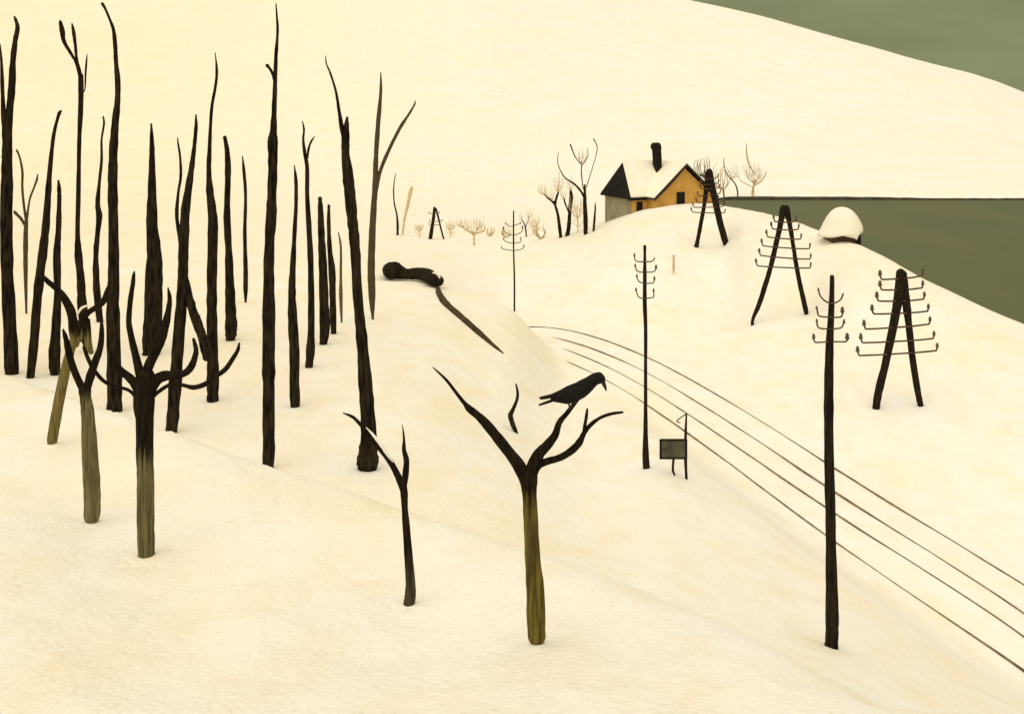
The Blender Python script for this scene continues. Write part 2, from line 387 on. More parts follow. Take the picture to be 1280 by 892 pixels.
tree('long dark stem bowing right with a small knob at its tip, near the left edge', 46.8,
  [(38,472,10),(43,420,11),(47,370,11),(53,320,11),(57,285,9.5),(60,245,7.5),(63,205,5.5),(67,170,4.5),(71,152,4),(74,142,4.5),(76,139,3)], group=WG)
tree('short dark stem with a narrow waist, standing right of the bowing stem', 47,
  [(69,468,12),(68,445,14),(70,410,11.5),(72,365,8),(71,320,9),(73,290,7),(74,255,5.5),(74,238,5),(73,226,2.5)], group=WG)
tree('tall slender tree with a forked two-finger top', 51.6,
  [(112,440,9),(107,420,12),(103,385,11.5),(101,350,10),(98,318,9),(97,290,6),(98,240,5.5),(99,180,5),(101,130,6),(101,95,6.5)],
  [[(101,112,5.5),(100,96,4.5),(95,78,3.6),(88,66,4),(80,52,5),(78,40,6.5),(76,30,5),(75,26,2)],[(101,112,5),(100,92,4.5),(96,75,3.5),(94,55,4),(92,40,4.5),(90,30,2)],
   [(101,118,2),(106,112,1.5),(107,92,2.6),(108,78,2.4),(109,68,1)]], m=BARK, group=WG)
tree('thin wavy stem just left of the tallest left tree', 59,
  [(125,402,8),(122,375,9),(120,345,8),(120,315,6.5),(122,292,6),(124,270,7.5),(122,255,6),(124,230,4),(127,200,3.5),(127,175,2.6),(130,155,2.6),(129,146,2)], group=WG)
tree('tallest tree of the left group, its tip curling left near the sky', 42,
  [(143,514,19),(143,480,18.5),(142,430,17),(141,380,15.5),(142,340,14),(142,296,12.5),(141,250,12),(141,215,11),(142,185,11),(144,155,9),(147,125,7),(147,100,6.5),(145,78,5.5),(144,58,5.5),(142,38,4.5),(137,24,3.2),(132,12,3),(128,5,4)], group=WG)
tree('thick pointed dark trunk like a blade, behind the dark pollard', 51.5,
  [(185,443,14),(188,432,20),(191,400,23),(192,360,22),(193,320,18),(190,285,14),(190,245,11),(190,205,7.5),(190,180,6),(189,155,2.2)], group=WG)
tree('leaning dark tree with a thin twin stem and a limb drooping right', 39,
  [(214,541,14.5),(216,520,15.5),(219,480,15.5),(222,440,15),(225,400,14),(228,362,13),(229,330,13),(230,296,12.5),(232,262,11.5),(236,232,8.5),(240,207,6.5),(243,182,5),(245,160,4.5),(245,144,2.2)],
  [([(227,345,4),(227,318,4.5),(224,295,4.5),(221,268,4.5),(223,240,3.5),(226,220,3.5),(225,195,3),(223,182,2.6),(222,172,1.2)],.5),
   ([(231,345,8),(235,365,10),(240,385,11),(247,405,12),(254,425,12),(258,447,9)],-.4),([(247,404,4),(248,399,3.5),(250,394,1.5)],-.1)], group=WG)
tree('tall sinuous dark tree tapering to a hair-thin tip', 43.2,
  [(266,501,14),(266,480,15),(266,450,13.5),(265,400,12.5),(265,350,12.5),(266,300,12.5),(266,272,11.5),(263,245,9.5),(261,215,6.5),(262,185,5.2),(263,160,4),(265,132,4),(269,110,3.6),(271,90,3.4),(269,66,1)], group=WG)
tree('dark stem with a round knob on top', 54.5,
  [(288,425,12),(289,410,15),(288,380,13),(287,350,11),(286,315,9),(284,280,9),(284,250,7.5),(285,215,7.5),(284,190,6.5),(282,177,5),(281,172,5)], group=WG)
tree('short thin wand of a stem, farthest back among the left trees', 64.5,
  [(307,378,2.6),(307,355,6),(307,335,5.5),(306,290,4.4),(307,245,4),(305,215,4),(303,195,1.2)], group=WG)
tree('tallest free-standing dark tree, single trunk with a small side spur', 33.7,
  [(335,586,15),(336,560,14.5),(336,500,15),(336,455,16.5),(336,410,15.5),(336,350,14),(337,305,12.5),(339,270,13.5),(340,240,11),(341,210,12),(341,178,12.5),(342,158,8),(343,130,6),(344,100,5.5),(345,70,4.6),(347,40,3.4),(346,20,2.6),(345,5,1.4)],
  [([(343,100,4),(341,93,4),(338,87,3.6),(334,82,4.5)],-.2)], group=WG)
tree('short dark stem with a pointed tip, between two taller trees', 43.2,
  [(369,508,12),(368,480,13),(368,440,13),(366,400,12),(365,365,9.5),(366,335,7.5),(368,295,5.5),(370,255,4.6),(370,228,5),(368,207,1.4)], group=WG)
tree('crooked dark stem with a hooked twig and a short right fork', 49.5,
  [(386,459,10),(388,440,11),(389,410,9),(389,370,8.5),(388,320,7.5),(386,280,7),(384,245,5.5),(384,210,5),(381,192,4.5),(379,175,3.2),(380,162,2.6),(378,152,1.5)],
  [[(384,197,3.5),(386,185,3),(389,177,2.6),(393,171,1.2)]], group=WG)
tree('stubby thick dark stem with a broken top', 53.5,
  [(404,430,10),(406,410,13),(405,380,12),(404,340,11),(402,300,9),(401,270,7.5),(400,248,5)], group=WG)
tree('narrow dark stem leaning against the stubby broken-topped trunk', 55,
  [(417,417,7),(416,375,8.5),(415,340,8.5),(412,310,6),(411,285,5),(411,257,3.4)], group=WG)
tree('short pale brown wand of a sapling, right of the two stubby stems', 58.4,
  [(427,403,2.6),(426,370,4.6),(426,340,3.2),(426,308,2.8),(423,291,1.6)], m=GREY, group=WG)
tree('dark leaning tree with a bulbous foot and a long hair-thin side shoot', 34.5,
  [(459.5,586,24),(459.5,577,29),(460,564,26),(461,548,20),(459,510,18.5),(456,470,16.5),(453,430,14),(449,390,12.5),(446,350,12),(444,310,13),(441,280,13.5),(438,248,14),(435,220,14),(432,195,10.5),(432,172,10),(433,158,7),(434,147,3)],
  [([(431,176,7),(427,158,6),(424,140,4.5),(420,115,3.2),(413,92,2.6),(408,80,1.8),(407,70,1)],-.5)], group=WG)
tree('tall brown tree dividing high up into a thin upright and a long right arm', 60,
  [(466,399,3),(465,370,9),(464,340,9.5),(465,300,8.5),(467,262,7.5),(469,232,7),(470,195,6),(473,150,5.5),(476,115,3.8),(476,91,1.4)],
  [([(469,245,5),(475,215,4.5),(485,190,4.6),(500,160,4.5),(511,143,3),(518,131,2.4),(519,126,1.2)],.8)], m=THIN, group=WG)

# pollards and saplings on the near bank
def pollard(label, Y, trunk, branches, split, soft=.18, **k):
    m = bark_two_tone('pollard_bark', P(0, split, Y).z, soft, **{a: k.pop(a) for a in ('olive','olive2') if a in k})
    return tree(label, Y, trunk, branches, m=m, bm=k.pop('bm', m), name=k.pop('name', 'pollard_tree'), seg=16, **k)
pollard('olive leaning pollard at the left, its crooked dark limbs tipped with snow', 19.9,
  [(65,556,11),(66,545,13),(72,510,13),(79,475,13),(86,445,11),(93,422,10),(96,408,9)],
  [([(94,430,10),(92,410,12),(89,390,11),(80,372,9),(70,360,7),(60,352,6.5),(51,342,3)],-.25),
   ([(97,412,9),(103,400,9),(110,391,7),(120,384,7),(129,377,8),(133,366,6),(138,352,3)],.2),
   ([(99,425,7),(103,415,8),(108,400,9),(110,430,9),(114,440,6)],.1)],
  425, olive=(.21,.165,.055), olive2=(.10,.08,.03), group='pollards on the near bank', snow=[[(97,392,3),(102,385,3.5),(109,382,2)]])
pollard('grey-olive Y-shaped pollard with two narrow upright limbs', 16,
  [(114,655,14),(115,642,20),(115,610,20.5),(112,560,19),(110,520,16),(107,498,14),(106,486,15)],
  [([(106,490,10),(98,475,9),(90,455,8.5),(85,435,8.5),(82,422,6),(79,412,2.5)],-.15),([(107,492,10),(113,470,11),(119,452,9.5),(125,435,8),(127,418,6.5),(127,402,4)],.15)],
  498, .22, olive=(.20,.165,.075), olive2=(.09,.075,.035), group='pollards on the near bank')
pollard('big dark-topped pollard with six limbs spreading like a candlestick', 14.5,
  [(183,698,20),(183,690,20),(182,650,21),(182,600,21),(181,570,20.5),(181,530,22),(180,500,26),(181,482,28),(182,470,22)],
  [([(176,500,14),(172,484,13),(162,472,10),(152,464,9),(145,456,7),(143,447,4)],-.2),
   ([(178,492,14),(175,468,11.5),(169,442,9),(163,416,7.5),(161,400,7),(163,375,6.5),(166,355,5.5),(167,345,4.5),(168,339,1.5)],.15),
   ([(181,478,14),(184,462,12),(192,444,12.5),(201,425,12),(207,405,10),(211,385,7),(212,372,5.5),(210,360,2)],-.1),
   ([(184,495,16),(192,478,16),(204,470,13),(218,469,11),(231,466,9),(239,458,9),(244,445,7.5),(245,436,6),(242,424,4)],.3),
   ([(186,500,6),(200,488,5),(214,480,4.5),(228,481,4.5),(242,484,6),(256,480,6.5),(270,470,6),(282,461,6.5),(291,448,6),(297,438,5),(299,429,2.5)],-.3),
   ([(171,502,5),(168,494,4.5),(160,487,4),(146,483,4),(131,477,4.5),(118,463,5),(110,448,5),(105,434,4)],-.4)],
  572, .20, olive=(.17,.145,.065), olive2=(.065,.055,.028), group='pollards on the near bank')
pollard('slim forked sapling below the bulb-footed tree, snow along its left arm', 13,
  [(511,758,14),(513,742,14),(513,725,12),(511,700,11),(508,660,9.5),(506,635,8),(505,615,9.5),(503,604,10)],
  [([(503,610,8),(498,596,8.5),(488,577,7.5),(476,562,6.5),(463,546,6),(451,531,4.5),(441,521,4),(429,516,1.5)],-.12),
   ([(504,612,8),(507,592,8),(508,575,7.5),(505,562,5.5),(505,548,3),(503,531,1)],.1)],
  700, .25, olive=(.075,.06,.035), olive2=(.03,.025,.015), name='bare_sapling', group='pollards on the near bank',
  snow=[[(495,586,2),(486,571,5),(476,556,6),(466,544,5),(458,535,2.5)]])
crow_tree = pollard('forked pollard with a mustard-green trunk that carries the crow', 11,
  [(671,806,14),(671,796,22),(670,770,24),(669,735,22.5),(666,700,20),(664,660,18),(662,620,18),(661,602,21),(661,594,19)],
  [([(659,604,16),(650,584,17),(637,566,14),(622,547,13),(608,530,11.5),(597,519,9.5),(587,511,9),(580,503,5),(572,493,4.5),(559,476,3.6),(549,466,2.6),(541,459,1.2)],-.12),
   ([(663,602,18),(665,584,15),(673,568,14),(684,556,12),(694,543,9.5),(699,528,7.5),(708,517,6),(715,508,5.5),(721,500,5.5),(726,493,4.5)],0),
   ([(665,594,12),(673,581,10),(685,576,8.5),(699,572,8.5),(713,564,9),(724,553,9),(730,541,6),(738,531,5.5),(750,522,4),(764,517,4),(778,515,3)],.22),
   ([(729,543,4),(731,532,4.5),(733,520,4),(734,511,2.5)],.2)],
  628, .2, olive=(.165,.125,.026), olive2=(.06,.043,.013), group='pollards on the near bank')

# S-shaped stick, stump-like, standing in the snow left of the crow
mb = MB(); Y = fitY(646, 541, 44.5); x = 5*Y/F
o = limb(mb, [(646,541,3.5),(642,533,6.5),(638,520,6.5),(641,512,5),(646,500,3.8),(647,490,3.6),(645,480,2.2)], Y, 0, True, 9)
s = mb.build('dead_stick', BARK, loc=(x, Y, gz(x, Y))); tag(s, 'short crooked dark stick poking up out of the snow left of the crow', 'stick')

# ------------------------------------------------------------------ the crow
CROWB = mat('crow_feathers', (.003,.003,.003), (.014,.010,.007), 45, .7, .9, 90, (1,1,1), .12, .006)
CY = 11.0
st = [(688,492.5,500),(690.5,491.4,501.5),(700.6,487.3,503.5),(710.8,482.9,504.6),(720.9,478.2,501.2),(731,472.5,496.1),(739.2,467.7,488.8),(746.3,465.0,481),(751.4,465.6,478.9),(755,469,477.3),(756.6,472,475.5)]
mb = MB(); sg = 18; sts = []
for i in range(len(st)-1):
    for j in range(4):
        t = j/4; a = st[max(i-1,0)]; b_ = st[i]; c = st[i+1]; dd = st[min(i+2,len(st)-1)]
        sts.append(tuple(.5*(2*b_[k]+(c[k]-a[k])*t+(2*a[k]-5*b_[k]+4*c[k]-dd[k])*t*t+(3*b_[k]-a[k]-3*c[k]+dd[k])*t**3) for k in range(3)))
sts.append(st[-1]); vs = []
for (px, a, c) in sts:
    u = (px-688)/68.6; wd = .5*(c-a)*(.62 if px < 735 else .78)*CY/F
    if px < 705: wd *= .75
    for q_ in range(sg):
        th = 2*math.pi*q_/sg; p = P(px, (a+c)/2, CY)
        vs.append((p.x, CY + math.cos(th)*wd, p.z + math.sin(th)*(c-a)/2*CY/F))
ns = len(sts); fs = [(i*sg+q_, i*sg+(q_+1)%sg, (i+1)*sg+(q_+1)%sg, (i+1)*sg+q_) for i in range(ns-1) for q_ in range(sg)]
fs.append(tuple(range(sg))[::-1]); fs.append(tuple((ns-1)*sg+q_ for q_ in range(sg)))
mb.add(vs, fs)
base = P(714, 507, CY)
crow = mb.build('crow', CROWB, loc=base); tag(crow, 'black crow perched on the branch tip with its beak pointing down', 'crow')
def feather(mb, a, b_, wa, wb, th, yo0, yo1):
    p, q_ = P(a[0], a[1], CY+yo0), P(b_[0], b_[1], CY+yo1)
    mb.tube([(p, wa*CY/F), (p.lerp(q_, .5), (wa+wb)*.55*CY/F), (p.lerp(q_, .93), wb*CY/F), (q_, wb*.5*CY/F)], seg=8, rough=.02)
mb = MB()
for yo, e_ in ((0,0),(.012,.6),(-.012,.8)): feather(mb, (694,494), (674.5+e_,497.2+e_), 2.6, 1.6, .2, yo*.5, yo)
mb.build('tail_feathers', CROWB, crow)
mb = MB()
for yo, e_ in ((0,0),(.011,.9)): feather(mb, (697,498), (673.6+e_,506), 2.0, 1.3, .2, yo, yo*1.5)
mb.build('tail_feathers', CROWB, crow)
for sd_ in (-1, 1):              # folded wings lying along the flanks
    mb = MB(); vs = []; n1, n2 = 14, 8
    for i in range(n1+1):
        t = i/n1; px = 738-50*t; ctr = np.interp(px, [688,700,720,738], [495,493,488,478]); hw = 9.5*math.sin(math.pi*min(1,.12+t*.9))**.6*(1-.55*t) + .8
        for j in range(n2+1):
            s_ = -1+2*j/n2; py = ctr + s_*hw
            row = np.interp(px, [s[0] for s in st], [(s[2]-s[1])/2 for s in st])
            off = (row*.62*(.75 if px < 705 else 1)*math.sqrt(max(.02, 1-(s_*.85)**2*.7)) + 1.0*math.cos(s_*1.4))*CY/F
            p = P(px, py, CY); vs.append((p.x, CY+sd_*off, p.z))
    mb.add(vs, [(i*(n2+1)+j, i*(n2+1)+j+1, (i+1)*(n2+1)+j+1, (i+1)*(n2+1)+j) for i in range(n1) for j in range(n2)])
    wo = mb.build('wing', CROWB, crow); so = wo.modifiers.new('thick', 'SOLIDIFY'); so.thickness = .006; so.offset = 0
BEAK = mat('crow_beak', (.012,.011,.01), (.02,.018,.016), 60, .4, .2, 80)
mb = MB(); mb.tube([(P(*p[:2], CY), p[2]*CY/F) for p in [(751.5,472.5,4.2),(753.5,476.5,3.2),(755.3,481,2.4),(757,485,1.7),(757.5,488.5,.6)]], seg=10, rough=.01); mb.build('beak', BEAK, crow)
EYEM = mat('crow_eye', (.10,.09,.08), None, rough=.1, spec=.8)
for sd_ in (-1, 1):
    mb = MB(); c = P(751.4, 471, CY) + Vector((0, sd_*.034, 0))
    mb.tube([(c+Vector((0,-.005,0)), .002), (c+Vector((0,-.002,0)), .0052), (c+Vector((0,.002,0)), .0052), (c+Vector((0,.005,0)), .002)], seg=10, rough=0)
    mb.build('eye', EYEM, crow)
for k, (h, f) in enumerate((((711.2,503),(713.2,511)), ((717,501),(719.5,503.5)))):
    mb = MB(); yo = (-.02, .02)[k]
    a = P(*h, CY+yo); c = P(*f, CY+yo*.5)
    mid = a.lerp(c, .5) + Vector((-.006, 0, 0))
    mb.tube([(a, .014), (mid, .009), (c, .008)], seg=7)
    up = (P(715,508,CY)-P(708,517,CY)).normalized()
    for dr, ln in ((up + Vector((0,.25,0)), .045), (up, .05), (up + Vector((0,-.25,0)), .045), (-up, .035)):
        mb.tube([(c, .005), (c + dr.normalized()*ln*.6 + Vector((-.004,0,.008)), .0045), (c + dr.normalized()*ln + Vector((-.004,0,-.004)), .002)], seg=6)
    mb.build('leg', BEAK, crow)

# ------------------------------------------------------------------ railway
def rail(tab, label):
    xs_ = np.arange(tab[0][0], 1281, 6.0)
    A = np.array(tab, float); c = np.polyfit((A[:,0]-960)/320, A[:,1], 4)
    pts = []
    for x in list(xs_):
        y = np.polyval(c, (x-960)/320); Y = F*16.93/(y-HZ)
        pts.append(Vector(((x-CX)*Y/F, Y, EYE-16.93)))
    p0, p1 = pts[0], pts[5]; dr = (p0-p1).normalized()
    pre = [p0 + dr*k*1.5 + Vector((-.012*(k*1.5)**2, 0, 0)) for k in range(12, 0, -1)]
    q0, q1 = pts[-1], pts[-6]; dr = (q0-q1).normalized(); post = [q0 + dr*k*2 for k in range(1, 8)]
    pts = pre + pts + post
    mb = MB(); prof = [(-.05,-.16),(.05,-.16),(.012,-.13),(.012,-.03),(.018,-.022),(.022,-.004),(.016,0),(-.016,0),(-.022,-.004),(-.018,-.022),(-.012,-.03),(-.012,-.13)]
    vs = []; n = len(pts)
    for i, p in enumerate(pts):
        t = (pts[min(i+1,n-1)]-pts[max(i-1,0)]).normalized(); s_ = Vector((t.y, -t.x, 0)).normalized()
        for a, b_ in prof: vs.append(p + s_*a + Vector((0,0,b_-.063)))
    k = len(prof)
    mb.add(vs, [(i*k+j, i*k+(j+1)%k, (i+1)*k+(j+1)%k, (i+1)*k+j) for i in range(n-1) for j in range(k)])
    m0 = pts[n//2]
    tag(mb.build('rail', RAIL, loc=(m0.x, m0.y, m0.z-.1), smooth=False), label, 'rail', 'four railway rails curving through the snow')
    return pts
R1 = rail(r1, 'farthest rail of the four, on the side of the A-shaped poles')
R2 = rail(r2, 'second rail counted from the A-shaped poles')
R3 = rail(r3, 'third rail counted from the A-shaped poles')
R4 = rail(r4, 'nearest rail of the four, passing behind the dark square signal board')

# ------------------------------------------------------------------ telegraph poles
def arm_mesh(root, pts, Y, w_, ins=None, wood=IRON):
    mb = MB(); mb.tube([(P(a, b_, Y), w_*.5*Y/F) for a, b_ in pts], seg=8, rough=.05)
    a_ = mb.build('crossarm', wood, root)
    for i in (0, -1):
        if ins is None or ins[i] <= 0: continue
        r_ = ins[i]*Y/F; p = P(*pts[i], Y); mb = MB()
        mb.tube([(p+Vector((0,0,-r_*.6)), r_*.75), (p+Vector((0,0,-r_*.1)), r_*1.0), (p+Vector((0,0,r_*.25)), r_*.6), (p+Vector((0,0,r_*.9)), r_*.75), (p+Vector((0,0,r_*1.5)), r_*.3)], seg=10, rough=.02)
        mb.build('insulator', GLASSI, a_)
    return a_
def pole(label, Y, pts, arms, group, aw, seg=12):
    Y = fitY(pts[0][0], pts[0][1], Y, .05)
    x = (pts[0][0]-CX)*Y/F; t = empty('telegraph_pole', (x, Y, gz(x, Y))); tag(t, label, 'telegraph pole', group)
    mb = MB(); limb(mb, pts, Y, 0, True, seg, rough=.04); mb.build('pole', WOOD, t)
    for pts_, ins in arms:
        a_ = arm_mesh(t, pts_, Y - pts[-1][2]*.5*Y/F*1.2, aw, ins)
    return t
PG = 'single telegraph poles along the railway'
pole('tall thick telegraph pole nearest to the viewer, at the lower right', 23.2,
  [(1039,808,17),(1040,790,16.5),(1040,760,16),(1039,700,13.5),(1038,640,12.5),(1037,600,12.5),(1036,540,12),(1036,480,12),(1037,430,10),(1039,390,7.5),(1040,360,6),(1040,346,5.5)],
  [([(1023,362),(1025,369),(1030,375),(1038,379),(1045,378),(1051,374),(1054,367)],(1.6,0)),
   ([(1021,385),(1022,390),(1023,394),(1027,395.5),(1038,396.5),(1047,396.5),(1051,396),(1053,393),(1053,388)],(1.7,3)),
   ([(1021,401),(1021.5,406),(1023,409),(1027,410.5),(1038,411),(1047,410.5),(1052,409),(1054,405),(1055,402)],(1.7,2)),
   ([(1017,421),(1017.5,425),(1019,427.5),(1023,427.8),(1038,427),(1052,427),(1057,426.8),(1059,425),(1059,421)],(2.6,3.2))], PG, 2.0, 14)
pole('slim telegraph pole in mid distance beside the square signal board', 39.9,
  [(808,585,9),(807,565,8),(807,535,5.5),(807,500,4.5),(807,450,4.2),(807,410,4.6),(806,380,5.2),(806,345,5),(806,320,3.4),(806,308,4)],
  [([(793,319),(794,325),(798,327),(806,327),(813,327),(817,325),(818,323)],(1.6,1)),
   ([(794,332),(796,338),(800,340),(806,340),(815,340),(819,338),(820,334)],(1.6,2)),
   ([(796,345),(798,351),(801,353),(806,354),(813,354),(817,353),(818,348)],(1.6,1.8)),
   ([(795,362),(797,369),(800,372),(806,373),(813,372),(817,371),(817,363)],(1.6,1.6))], PG, 1.5)
pole('thin distant telegraph pole just above the point where the rails begin', 91,
  [(643,389,2.2),(643,350,2.2),(642,310,2),(642,264,1.6)],
  [([(632,279),(634,281),(638,283),(642,282),(648,280),(651,279)],(.9,.9)),
   ([(629,285),(630,288),(634,292),(642,294),(650,291),(653,288),(653,284)],(1.2,1.2)),
   ([(629,298),(631,301),(636,303),(642,304),(648,303),(651,302),(651,298)],(.9,1)),
   ([(627,309),(628,311),(633,312),(642,313),(650,312),(654,310),(655,307)],(.9,1))], PG, 1.0, 8)

def aframe(label, Y, l1, l2, rows_, aw, hook, ins):
    xm = (l1[0][0]+l2[0][0])/2; Y = fitY(xm, (l1[0][1]+l2[0][1])/2, Y); x = (xm-CX)*Y/F; t = empty('telegraph_pole', (x, Y, gz(x, Y))); tag(t, label, 'telegraph pole', 'A-shaped telegraph poles on the hill')
    for l in (l1, l2):
        mb = MB(); limb(mb, l, Y, 0, True, 12, rough=.05); mb.build('leg', WOOD, t)
    for (xa, xb, y0, y1) in rows_:
        dy = (y1-y0); k = lambda f: y0+dy*f+hook*.06*math.sin(math.pi*f)
        pts_ = [(xa-1, y0-hook), (xa, y0-hook*.3), (xa+hook*.2, k(.02)), (xa+hook*.7, k(.06)+hook*.05)] + [(xa+(xb-xa)*f, k(f)+hook*.08) for f in (.25,.5,.75)] + [(xb-hook*.6, k(.94)), (xb-hook*.15, k(.97)-hook*.05), (xb, y1-hook*.25), (xb+.5, y1-hook*.85)]
        arm_mesh(t, pts_, Y-.07*Y/57*2, aw, (ins, ins*.8))
    return t
aframe('large A-shaped telegraph pole farthest right, seven hooked crossarms before the river', 57,
  [(1095,511,9),(1098,490,10),(1105,462,9.5),(1112,430,10),(1119,395,11),(1124,365,12),(1126,341,11)], [(1151,508,7),(1147,488,8),(1141,450,8),(1137,415,8.5),(1133,380,10),(1130,355,10),(1129,342,9)],
  [(1101,1153,349,345),(1101,1153,362,360),(1097,1155,376,374),(1091,1160,392,389),(1081,1162,411,405),(1077,1167,428,423),(1073,1171,444,438)], 2.2, 7, 2.9)
aframe('wide A-shaped telegraph pole in the middle, crossing the edge of the river', 75,
  [(941,399,4),(949,380,6),(956,358,6.5),(963,335,6),(970,305,6.5),(975,283,7),(979,260,8)], [(1009,397,5),(1006,382,6.5),(1001,360,6),(996,335,5.5),(992,310,5),(988,285,6),(983,260,8)],
  [(968,995,277,277),(965,998,286,287),(959,1001,296,299),(953,1012,307,311),(950,1013,319,324),(946,1013,332,335)], 1.7, 6, 1.9)
aframe('small A-shaped telegraph pole standing in front of the yellow house', 101,
  [(870,311,6),(873,296,5),(876,280,5),(880,258,5),(883,235,6),(885,216,7)], [(909,311,6),(905,296,8),(900,278,8),(895,255,8.5),(890,232,8.5),(887,214,7)],
  [(880,897,224,222),(877,898,231,229),(876,899,236,235),(873,900,245,242),(871,903,253,252),(867,904,259,258),(865,906,265,266)], 1.3, 4, 1.3)
aframe('tiny far-off A-shaped telegraph pole on the snowy knoll, behind the fallen log', 180,
  [(538,298,5),(540,285,4.6),(542,272,4),(543,260,3.4)], [(555,300,2),(551,285,2.2),(548,272,2.4),(545,261,2.4)],
  [(537,549,267,266),(538,553,277,276),(537,549,281,281)], .8, 1.4, .7)

# signal board by the track
Y = fitY(850, 596, 40.0); c = P(850, 596, Y); t = empty('signal_board', (c.x, Y, gz(c.x, Y))); tag(t, 'dark square trackside board on two posts with a small raised arm', 'signal')
SB = mat('weathered_board', (.05,.045,.028), (.12,.108,.068), 2.2, .8, .5, 12)
mb = MB(); limb(mb, [(858,597,3.6),(857,575,3.8),(857,545,3.4),(858,517,2.2)], Y, 0, True, 8); mb.build('post', WOOD, t)
mb = MB(); limb(mb, [(843,593,2.2),(841,587,3.2),(842,572,3)], Y, 0, True, 8); mb.build('post', WOOD, t)
mb = MB(); a = P(825, 548, Y); q_ = P(857, 571, Y); mb.box((a.x, Y-.14, q_.z), (q_.x, Y+.02, a.z)); bo = mb.build('board', SB, t, smooth=False)
bv = bo.modifiers.new('b', 'BEVEL'); bv.width = .025
mb = MB(); 
for z_ in (a.z, q_.z): mb.tube([(Vector((a.x, Y-.15, z_)), .035), (Vector((q_.x, Y-.15, z_)), .035)], seg=6)
for x_ in (a.x, q_.x): mb.tube([(Vector((x_, Y-.15, a.z)), .04), (Vector((x_, Y-.15, q_.z)), .04)], seg=6)
mb.build('rim', WOOD, bo)
mb = MB(); limb(mb, [(858,517,1.6),(852,521,1.4),(846,526,1.6),(850,528,1.3)], Y, 0, False, 7); mb.build('signal_arm', IRON, t)

# reddish marker post on the hill
mb = MB(); Y = fitY(842, 343, 90.5); limb(mb, [(842,343,2.2),(842,332,3.4),(842,319,2.6)], Y, 0, True, 8); x = 202*Y/F
MK = mat('weathered_red_post', (.50,.33,.22), (.74,.60,.45), 3, .9)
tag(mb.build('marker_post', MK, loc=(x, Y, gz(x, Y))), 'small pale reddish marker post alone on the hillside below the house', 'post')

# fallen log with snow and leaning trunk
Y = fitY(515, 349, 74, .1); x = (515-CX)*Y/F; t = empty('fallen_log', (x, Y, gz(x, Y))); tag(t, 'dark knobbly fallen log with a round root end, half under the snow', 'log')
mb = MB(); lp = [(484,337,10),(489,338,21),(494,338,22),(500,340.5,17),(508,342.5,13.5),(522,342,15),(534,344,17),(542,349,17),(548,351,14)]
ly = [fitY(a_, b_+w_*.5+1.5, 74, .12) for a_, b_, w_ in lp]
mb.tube([(P(a_, b_, q_), w_*.5*q_/F) for (a_, b_, w_), q_ in zip(lp, ly)], seg=20, step=.2, rough=.03); lg = mb.build('log', BARK, t)
mb = MB(); limb(mb, [(541,341,1.5),(545,341.5,3),(548.5,345,3.6),(549,350,2)], ly[-1]-.42, 0, False, 8); mb.build('snow_cap', SNOW, t)
mb = MB(); n = 40
pts_ = [(547,357,4),(549,367,8),(558,381,10),(575,396,9.5),(590,409,9),(604,421,8),(617,432,5),(629,441,1.5)]
def onground(px, py):            # the first point of the ground in that direction beyond 50 m
    Ys = np.arange(48, 100, .1); z = ground((px-CX)*Ys/F, Ys); f = EYE-(py-HZ)*Ys/F < z
    i = int(np.argmax(f)) if f.any() else 260
    return Ys[i]
out = []
for a_, b_, w_ in pts_:
    Yg = onground(a_, b_+1); out.append((P(a_, b_, Yg), w_*.5*Yg/F))
mb.tube(out, seg=10, step=.5); c = out[len(out)//2][0]
tag(mb.build('fallen_tree', mat('brown_dead_wood', (.025,.016,.006), (.085,.048,.014), 3, .95, .6, 6), loc=c), 'long thin tapering dead tree lying downhill from the end of the dark log', 'fallen tree')

# ------------------------------------------------------------------ far trees
FG = 'pale far-off trees around the house'
def fan(mb, top, Y, n_, spread, height, wpx=.8, curl=.5, dirx=0, sub=2):
    n = max(3, int(n_*1.15))
    for i in range(n):
        f = (i/(n-1)*2-1) if n > 1 else 0
        a = f*spread + rnd.uniform(-.08,.08) + dirx
        h_ = height*rnd.uniform(.72, 1.0)*(1-.25*abs(f)); dy = rnd.uniform(-1,1)*height*.35*Y/F
        x1 = top[0]+math.sin(a)*h_*.5*(1+curl); y1 = top[1]-math.cos(a)*h_*.42
        x2 = top[0]+math.sin(a)*h_*(.72+curl*.15); y2 = top[1]-h_*(.86 if abs(a) < .8 else .62)
        p = [(P(top[0], top[1], Y), wpx*.7*Y/F), (P((top[0]+x1)/2+math.sin(a)*h_*.06, (top[1]+y1)/2, Y+dy*.3), wpx*.55*Y/F), (P(x1, y1, Y+dy*.6), wpx*.48*Y/F), (P(x2, y2, Y+dy), wpx*.25*Y/F)]
        mb.tube(p, seg=5, rough=.05)
        for k in range(sub):
            t_ = rnd.uniform(.35,.8); q0 = p[1][0].lerp(p[2][0], t_); sx_ = rnd.choice((-1,1))*h_*.24*rnd.uniform(.4,1)*Y/F
            mb.tube([(q0, wpx*.35*Y/F), (q0+Vector((sx_, rnd.uniform(-.3,.3), h_*.14*Y/F)), wpx*.3*Y/F), (q0+Vector((sx_*1.1, 0, h_*.32*Y/F)), wpx*.18*Y/F)], seg=4, rough=.05)
def fartree(label, Y, trunk, branches, fans, m=BARK, group=FG, name='far_tree', cat='tree', extra=()):
    t = tree(label, Y, trunk, branches, m=m, group=group, name=name, cat=cat, seg=8, bend=.1)
    mb = MB()
    for fa in fans: fan(mb, *fa)
    for l in extra: limb(mb, l, Y, rnd.uniform(-.5,.5), False, 6)
    if mb.v: mb.build('crown', TWIG, t)
    return t
